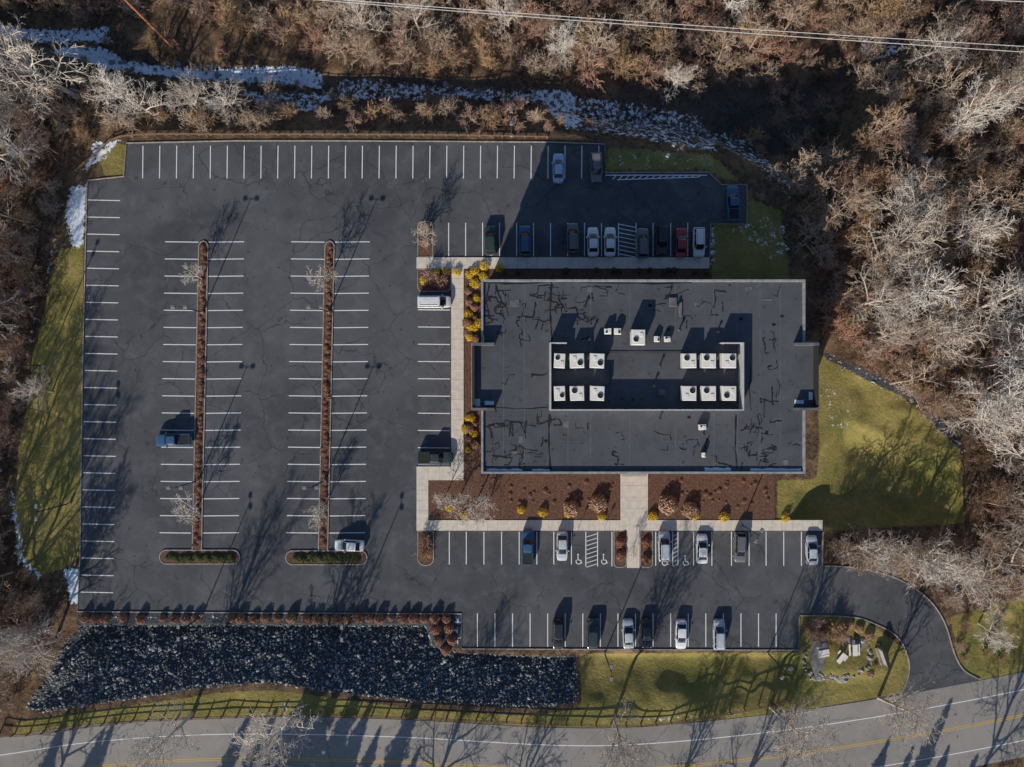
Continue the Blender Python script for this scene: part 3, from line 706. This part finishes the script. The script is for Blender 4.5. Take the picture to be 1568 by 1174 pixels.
def twigplant(name,seed,h,levels,k,trunk=True,r0=.2,spread=.5,nlimb=9,sub=(6,5,4),ratio=.55,twigr=.02):
    rd=random.Random(seed); b=MB(); mi=b.mi(k)
    V=b.v;F=b.f
    def seg(p0,p1,ra,rb,n):
        d=p1-p0
        if d.length<1e-5: return
        u=d.orthogonal().normalized(); w=d.normalized().cross(u); o=len(V)
        for i in range(n):
            a=6.2832*i/n; q=u*math.cos(a)+w*math.sin(a); V.append(tuple(p0+q*ra))
        if rb<=0:
            V.append(tuple(p1)); 
            for i in range(n): F.append((o+i,o+(i+1)%n,o+n))
        else:
            for i in range(n):
                a=6.2832*i/n; q=u*math.cos(a)+w*math.sin(a); V.append(tuple(p1+q*rb))
            for i in range(n): F.append((o+i,o+(i+1)%n,o+n+(i+1)%n,o+n+i))
    def rv(): return Vector((rd.gauss(0,1),rd.gauss(0,1),rd.gauss(0,1)))
    def grow(p,d,L,r,lv):
        nseg=4 if lv==0 else (3 if lv==1 else 2 if lv<levels else 1)
        pts=[p];dirs=[d]
        for i in range(nseg):
            d=(d+rv()*(.05 if lv==0 else .17)+Vector((0,0,.06 if lv<3 else .02))).normalized(); p=p+d*L/nseg; pts.append(p);dirs.append(d)
        n=6 if lv==0 else 4 if lv==1 else 3
        for i in range(nseg):
            ra=r*(1-.72*i/nseg);rb=r*(1-.72*(i+1)/nseg)
            if lv==levels: rb=0
            seg(pts[i],pts[i+1],ra,rb,n)
        if lv>=levels: return
        nc=nlimb if lv==0 else sub[min(lv-1,len(sub)-1)]
        for j in range(nc):
            t=(.25 if lv==0 else .2)+(.8 if lv else .75)*(j+rd.random()*.6)/nc; t=min(t,.99)
            i=int(t*nseg); f=t*nseg-i; q=pts[i].lerp(pts[i+1],f); dd=dirs[i+1]
            perp=rv(); perp=(perp-dd*perp.dot(dd)).normalized()
            if lv==0: perp=Vector((math.cos(j*2.4+seed),math.sin(j*2.4+seed),0))
            ang=rd.uniform(.6,1.05) if lv else rd.uniform(.65,1.1)*(1-.35*t)+spread*.2
            nd=dd*math.cos(ang)+perp*math.sin(ang)
            ll=L*ratio*(1.15-.5*t)*rd.uniform(.75,1.2)
            grow(q,nd.normalized(),ll,max(r*(1-.6*t)*.55,twigr if lv>=levels-2 else twigr*1.5),lv+1)
    if trunk: grow(Vector((0,0,-.2)),Vector((rd.gauss(0,.04),rd.gauss(0,.04),1)).normalized(),h,r0,0)
    else:
        for i in range(nlimb):
            a=6.283*i/nlimb+rd.random(); s=rd.uniform(.15,.8)
            grow(Vector((rd.gauss(0,.12),rd.gauss(0,.12),-.1)),Vector((math.cos(a)*s,math.sin(a)*s,1)).normalized(),h*rd.uniform(.7,1.1),r0,1)
    b.m=[0]*len(F)
    return b.mesh(name)
BIG=[twigplant('bare_tree',s,11.5+s%3,4,'barkgrey',r0=.34,nlimb=12,sub=(7,5,3),twigr=.036,ratio=.56) for s in (1,2,3)]
MED=[twigplant('bare_tree_brown',10+s,8.5,4,'barkbrown',r0=.17,nlimb=10,sub=(5,4,3),twigr=.034,ratio=.50) for s in (1,2,3)]
SML=[twigplant('small_bare_tree',20+s,4.4,4,'barkgrey',r0=.10,nlimb=9,sub=(5,5,3),twigr=.022,ratio=.6) for s in (1,2)]
BRU=[twigplant('brush',30+s,3.2,4,('twigred','twigtan','barkbrown','barkbrown')[s],trunk=False,r0=.045,nlimb=8,sub=(5,4,3),twigr=.03,ratio=.62) for s in range(4)]
BRS=[twigplant('shrub_bare',40+s,1.4,3,('twigtan','twigred')[s],trunk=False,r0=.03,nlimb=11,sub=(6,6),twigr=.02,ratio=.6) for s in range(2)]
RUS=[leafball('russet_shrub',900,.86,.10,'russet',50+s,1.25,.3) for s in range(3)]
RSM=[leafball('median_shrub',420,.62,.08,'russet',60+s,.75) for s in range(3)]
GLD=[leafball('golden_shrub',460,.68,.08,'gold',70+s,.85,.3) for s in range(2)]
GRN=[leafball('evergreen_shrub',500,.6,.08,'green',80+s,.8) for s in range(2)]
TAN=[leafball('ornamental_grass',900,.95,.10,'tanleaf',90+s,.8,.3) for s in range(2)]
def conifer(seed,h,r):
    b=MB(); b.tube((0,0,-.3),(0,0,h),.25,.03,7,'barkbrown')
    z=h*.12; rd=random.Random(seed)
    while z<h*.98:
        R_=r*(1-z/h)**.8*rd.uniform(.8,1.1); nb=9
        for i in range(nb):
            a=6.283*(i+rd.random())/nb; L=R_*rd.uniform(.75,1.1)
            b.tube((0,0,z),(L*math.cos(a),L*math.sin(a),z-.12*L),.04,.01,3,'barkbrown')
            for k in range(int(9+L*9)):
                t=rd.uniform(.2,1.05); s=.22+.2*rd.random(); c=Vector((L*t*math.cos(a)+rd.gauss(0,.16*L*.5),L*t*math.sin(a)+rd.gauss(0,.16*L*.5),z-.12*L*t+rd.gauss(0,.12)))
                u=Vector((rd.gauss(0,1),rd.gauss(0,1),rd.gauss(0,.4))).normalized()*s; w=Vector((rd.gauss(0,1),rd.gauss(0,1),rd.gauss(0,.6))).normalized()*s*.4
                b.add([c-u,c-w,c+u,c+w],[(0,1,2,3)],'pine')
        z+=h*.045
    return b.mesh('pine_tree')
CON=[conifer(s,9+2*s,2.8+.5*s) for s in range(3)]
rnd=random.Random(99)
def put(meshes,name,x,y,sc=1,parent=None,zs=1.0,z=None,tilt=.05):
    p=P(x,y)
    if z is None: z=hz(x,y)
    s=sc*rnd.uniform(.85,1.15)
    return place(rnd.choice(meshes),name,parent,(p[0],p[1],z),0,(s,s,s*zs*rnd.uniform(.9,1.1)),euler=(rnd.gauss(0,tilt),rnd.gauss(0,tilt),rnd.uniform(0,6.28)))
def mass(meshes,pts,name,parent,lo,hi,skip=0.0,zs=1):
    if not pts: return
    a=np.array(pts); z=height_px(a[:,0],a[:,1]); dl=sd(LOT,a[:,0],a[:,1]); dens=vnoise(a[:,0],a[:,1],70,8)
    for (x,y),zz,d,dn in zip(pts,z,dl,dens):
        if rnd.random()<skip+max(0,.45-dn)*1.1 or d<6: continue
        put(meshes,name,x,y,rnd.uniform(lo,hi),parent,zs,float(zz))
woods=empty('woodland'); und=empty('woodland_underbrush')
WL=[(-130,60),(-20,88),(105,100),(150,150),(150,205),(105,240),(92,300),(85,350),(62,430),(38,560),(16,680),(2,780),(5,850),(40,895),(100,930),(80,975),(50,1030),(20,1095),(-130,1112)]
WT=[(-130,-100),(1260,-100),(1250,-20),(1230,50),(1130,90),(1040,100),(900,95),(700,88),(520,92),(495,60),(440,35),(300,20),(230,-10),(120,5),(-60,0),(-130,10)]
WR=[(1260,-100),(1700,-100),(1700,880),(1640,900),(1560,930),(1500,890),(1495,780),(1480,690),(1400,610),(1340,575),(1265,530),(1255,440),(1230,340),(1200,270),(1240,220),(1330,205),(1345,120),(1320,40),(1250,-20)]
WS=[(200,125),(400,135),(520,150),(850,160),(852,200),(520,197),(330,196),(200,203),(150,200),(170,150)]
WE=[(1275,815),(1340,812),(1420,820),(1490,880),(1510,920),(1455,935),(1410,893),(1350,868),(1275,860)]
mass(BRU,scatter(WL,29,1),'brush',und,.7,1.15); mass(MED,scatter(WL,66,2),'tree',woods,.7,1.1)
mass(BRU,scatter(WT,28,3),'brush',und,.7,1.25); mass(MED,scatter(WT,88,4),'tree',woods,.6,.95,.3)
mass(BRU,scatter(WR,30,5),'brush',und,.7,1.2); mass(MED,scatter(WR,66,6),'tree',woods,.7,1.1,.15)
mass(BRU,scatter(WS,27,7),'brush',und,.6,.95,.15); mass(BRU,scatter(WE,24,8),'brush',und,.6,1.0)
mass(BRU,scatter([(1100,60),(1330,50),(1330,190),(1200,240),(1130,130)],36,9),'brush',und,.5,.9,.3)
mass(BRS,scatter([(0,10),(480,60),(480,130),(860,125),(1200,170),(1240,300),(1200,400),(1150,270),(930,215),(400,150),(150,110),(0,80)],28,10),'shrub',und,.6,1.1,.5)
mass(BRS,scatter([(1440,1050),(1440,960),(1500,930),(1640,900),(1640,960)],30,10),'shrub',und,.6,1.1,.4)
for x,y,s in [(1330,400,1.15),(1375,440,1.0),(1410,520,1.0),(1460,600,1.0),(1500,560,1.0),(1530,690,1.0),(1480,480,1.0),(1350,330,.9),(1540,420,1.0),(1450,370,.9),(1560,800,1.0),(1530,860,.9),(1440,860,.7),(1395,850,.7),(1340,836,.65),(1300,832,.6),(1470,640,.8),(1520,150,.9),(1440,200,.8),(1600,300,1),(1620,550,1.0),(1400,90,.8),(1310,470,.8),(1335,520,.7),
  (60,180,1.05),(120,150,1.0),(20,250,1.0),(230,170,.8),(60,240,.9),(0,400,1.0),(20,480,1.0),(-20,600,1.0),(-30,300,1.0),(0,720,.8),(20,960,1.0),(70,960,.8),(-30,1000,1.1),(-20,870,1.0),(190,150,.7),(-40,150,1.1),(300,165,.65),(350,160,.5),(85,980,.8),
  (295,1092,1.0),(455,1095,.85),(940,1098,.9),(1180,1082,.85),(1345,1068,.9),(1500,955,.6),(80,600,.45),(1130,-20,.7),(780,20,.6),(560,40,.7),(640,30,.7),(860,70,.5),(1040,110,.5)]:
    put(BIG,'bare_tree',x,y,s)
for x,y,s in [(311,428,1.0),(504,428,1.0),(303,778,1.1),(496,782,1.0),(651,365,1.0),(700,770,1.1),(730,765,1.2),(682,760,.9),(745,780,.8),(969,838,.45)]:
    put(SML,'small_bare_tree',x,y,s,z=.08)
for x,y,s in [(1260,235,.8),(1240,290,.6),(1235,205,.7),(1180,270,.4),(1080,120,.5),(590,150,.45),(690,165,.5),(820,180,.5),(905,80,.6),(410,135,.5)]+[(1280+i*17,824+(i%3)*9+i*1.5,.62) for i in range(11)]:
    put(MED,'bare_tree',x,y,s)
for x,y,s in [(20,1312,.85),(50,1306,.8),(75,1318,.95),(95,1300,.8),(290,1310,1.0),(325,1318,1.1),(355,1300,1.1),(385,1322,1.2),(415,1300,1.2),(445,1315,1.25),(475,1300,1.2),(505,1318,1.1),(535,1330,1.1),(560,1345,1.0),(1130,1330,.8),(1290,1300,.9),(1330,1310,.8),(1360,1285,.9),(1395,1290,.9),(1425,1310,.8)]:  # middle cluster: unseen pines added to stand in for a house's road shadow
    put(CON,'pine_tree',x,y,s,z=0)
for x,y,s in [(60,1250,1.0),(640,1270,1.0),(760,1290,1.1),(1010,1270,1.0),(1100,1290,.9),(1480,1240,1.0)]:
    put(BIG,'bare_tree',x,y,s,z=0)
xs=[132,147,162,189,217,250,268,285,302,355,370,389,407,425,447,470,485,500,515,532,550,566,582,599,617,633,650,666,684]
for x in xs: put(RUS,'round_shrub',x,946+rnd.uniform(-1.5,1.5),.92 if rnd.random()<.8 else .75,z=0)
for x,y in ((667,962),(688,961),(672,980),(692,979),(683,995)): put(RUS,'round_shrub',x,y,1.0,z=-.1)
for (x0,y0,x1,y1) in ((312,376,302,838),(505,376,495,838)):
    hd=empty('median_hedge'); n=64
    for i in range(n):
        t=(i+rnd.random()*.6)/n; put(RSM,'shrub',x0+(x1-x0)*t+rnd.uniform(-3,3),y0+(y1-y0)*t,rnd.uniform(.55,.85),hd,.8,.1)
for (x0,x1,y) in ((256,358,853),(450,550,854)):
    hd=empty('evergreen_hedge')
    for i in range(26): put(GRN,'shrub',x0+(x1-x0)*(i+.5)/26,y+rnd.uniform(-3,4),.85,hd,.8,.1)
for x,y in [(719,421),(727,415),(740,424),(727,434),(668,417),(684,416),(700,417),(765,411),(742,408),(730,458),(718,482),(720,500),(719,516),(733,495),
   (688,776),(712,787),(798,780),(831,784),(870,786),(921,790),(999,790),(1063,790),(1108,791),(1201,793),(650,430),(713,657),(722,640)]:
    put(GLD,'golden_shrub',x,y,1.1,z=.08)
for i in range(17):
    put(GLD if i%3==1 else RUS,'bed_shrub',717+(i%2)*10+rnd.uniform(-2,2),446+i*8 if i<10 else 640+(i-10)*8,rnd.uniform(.7,.95),z=.06,zs=.8)
for x,y,s in [(916,770,1.65),(875,778,1.45),(1022,772,1.55),(1056,780,1.5)]: put(TAN,'ornamental_grass_clump',x,y,s,z=.07)
for x,y in scatter([(745,413),(1082,413),(1082,422),(745,422)],9,12): put(GRN,'foundation_shrub',x,y,.75,z=.06)
bs=empty('bed_groundcover')
for x,y in scatter([(712,738),(940,738),(940,762),(760,785),(712,790)],11,13)+scatter([(1000,735),(1180,735),(1180,785),(1080,770),(1000,752)],11,14):
    if rnd.random()<.35: put(RSM,'plant',x,y,rnd.uniform(.35,.7),bs,.7,.07)
for x,y in [(1236,958),(1250,952),(1262,962),(1240,972),(1256,974),(1275,956),(1290,962),(1270,970),(1284,972),(1248,966),(655,425),(665,435),(675,428),(950,830),(950,850),(989,830),(989,855),(651,830),(651,848),(651,352),(651,372)]: put(RSM+BRS,'planted_shrub',x,y,1.3,z=.08)
for x,y in [(1300,955),(1315,962),(1330,972),(1310,975),(1345,985),(1340,1015),(1330,1030)]: put(GRN+TAN,'planted_shrub',x,y,.8,z=.02)
def sign(px,py):
    b=MB(); b.tube((0,0,0),(0,0,1.6),.03,.03,6,'metal',True); b.box(-.16,.16,-.05,-.034,1.3,1.75,'blue'); p=P(px,py); b.obj('parking_sign',loc=(*p,.13))
for q_ in ((885,809),(925,809),(1018,809),(1050,809)): sign(*q_)
# ---------------- camera, light ----------------
cam=bpy.data.cameras.new('camera'); co=bpy.data.objects.new('camera',cam); COL.objects.link(co)
co.location=(0,0,H); cam.sensor_fit='HORIZONTAL'; cam.angle=2*math.atan(1568*S/2/H); cam.clip_end=5000; cam.clip_start=1
scene.camera=co
sl=bpy.data.lights.new('sun','SUN'); so=bpy.data.objects.new('sun',sl); COL.objects.link(so)
el=math.radians(EL); d=Vector((SD.x*math.cos(el),SD.y*math.cos(el),-math.sin(el))).normalized()
so.rotation_euler=d.to_track_quat('-Z','Y').to_euler(); sl.energy=5.0; sl.angle=math.radians(.5); sl.color=(1,.91,.77)
w=bpy.data.worlds.new('World'); scene.world=w; w.use_nodes=True; nt=w.node_tree
sk=nt.nodes.new('ShaderNodeTexSky'); sk.sky_type='NISHITA'; sk.sun_disc=False; sk.sun_elevation=el; sk.sun_rotation=math.atan2(-SD.x,-SD.y); sk.ozone_density=3.0; sk.dust_density=.3
bg=nt.nodes['Background']; bg.inputs[1].default_value=.095; nt.links.new(sk.outputs[0],bg.inputs[0])
scene.view_settings.view_transform='Standard'; scene.view_settings.look='None'; scene.view_settings.exposure=0
print('objects',len(bpy.data.objects))
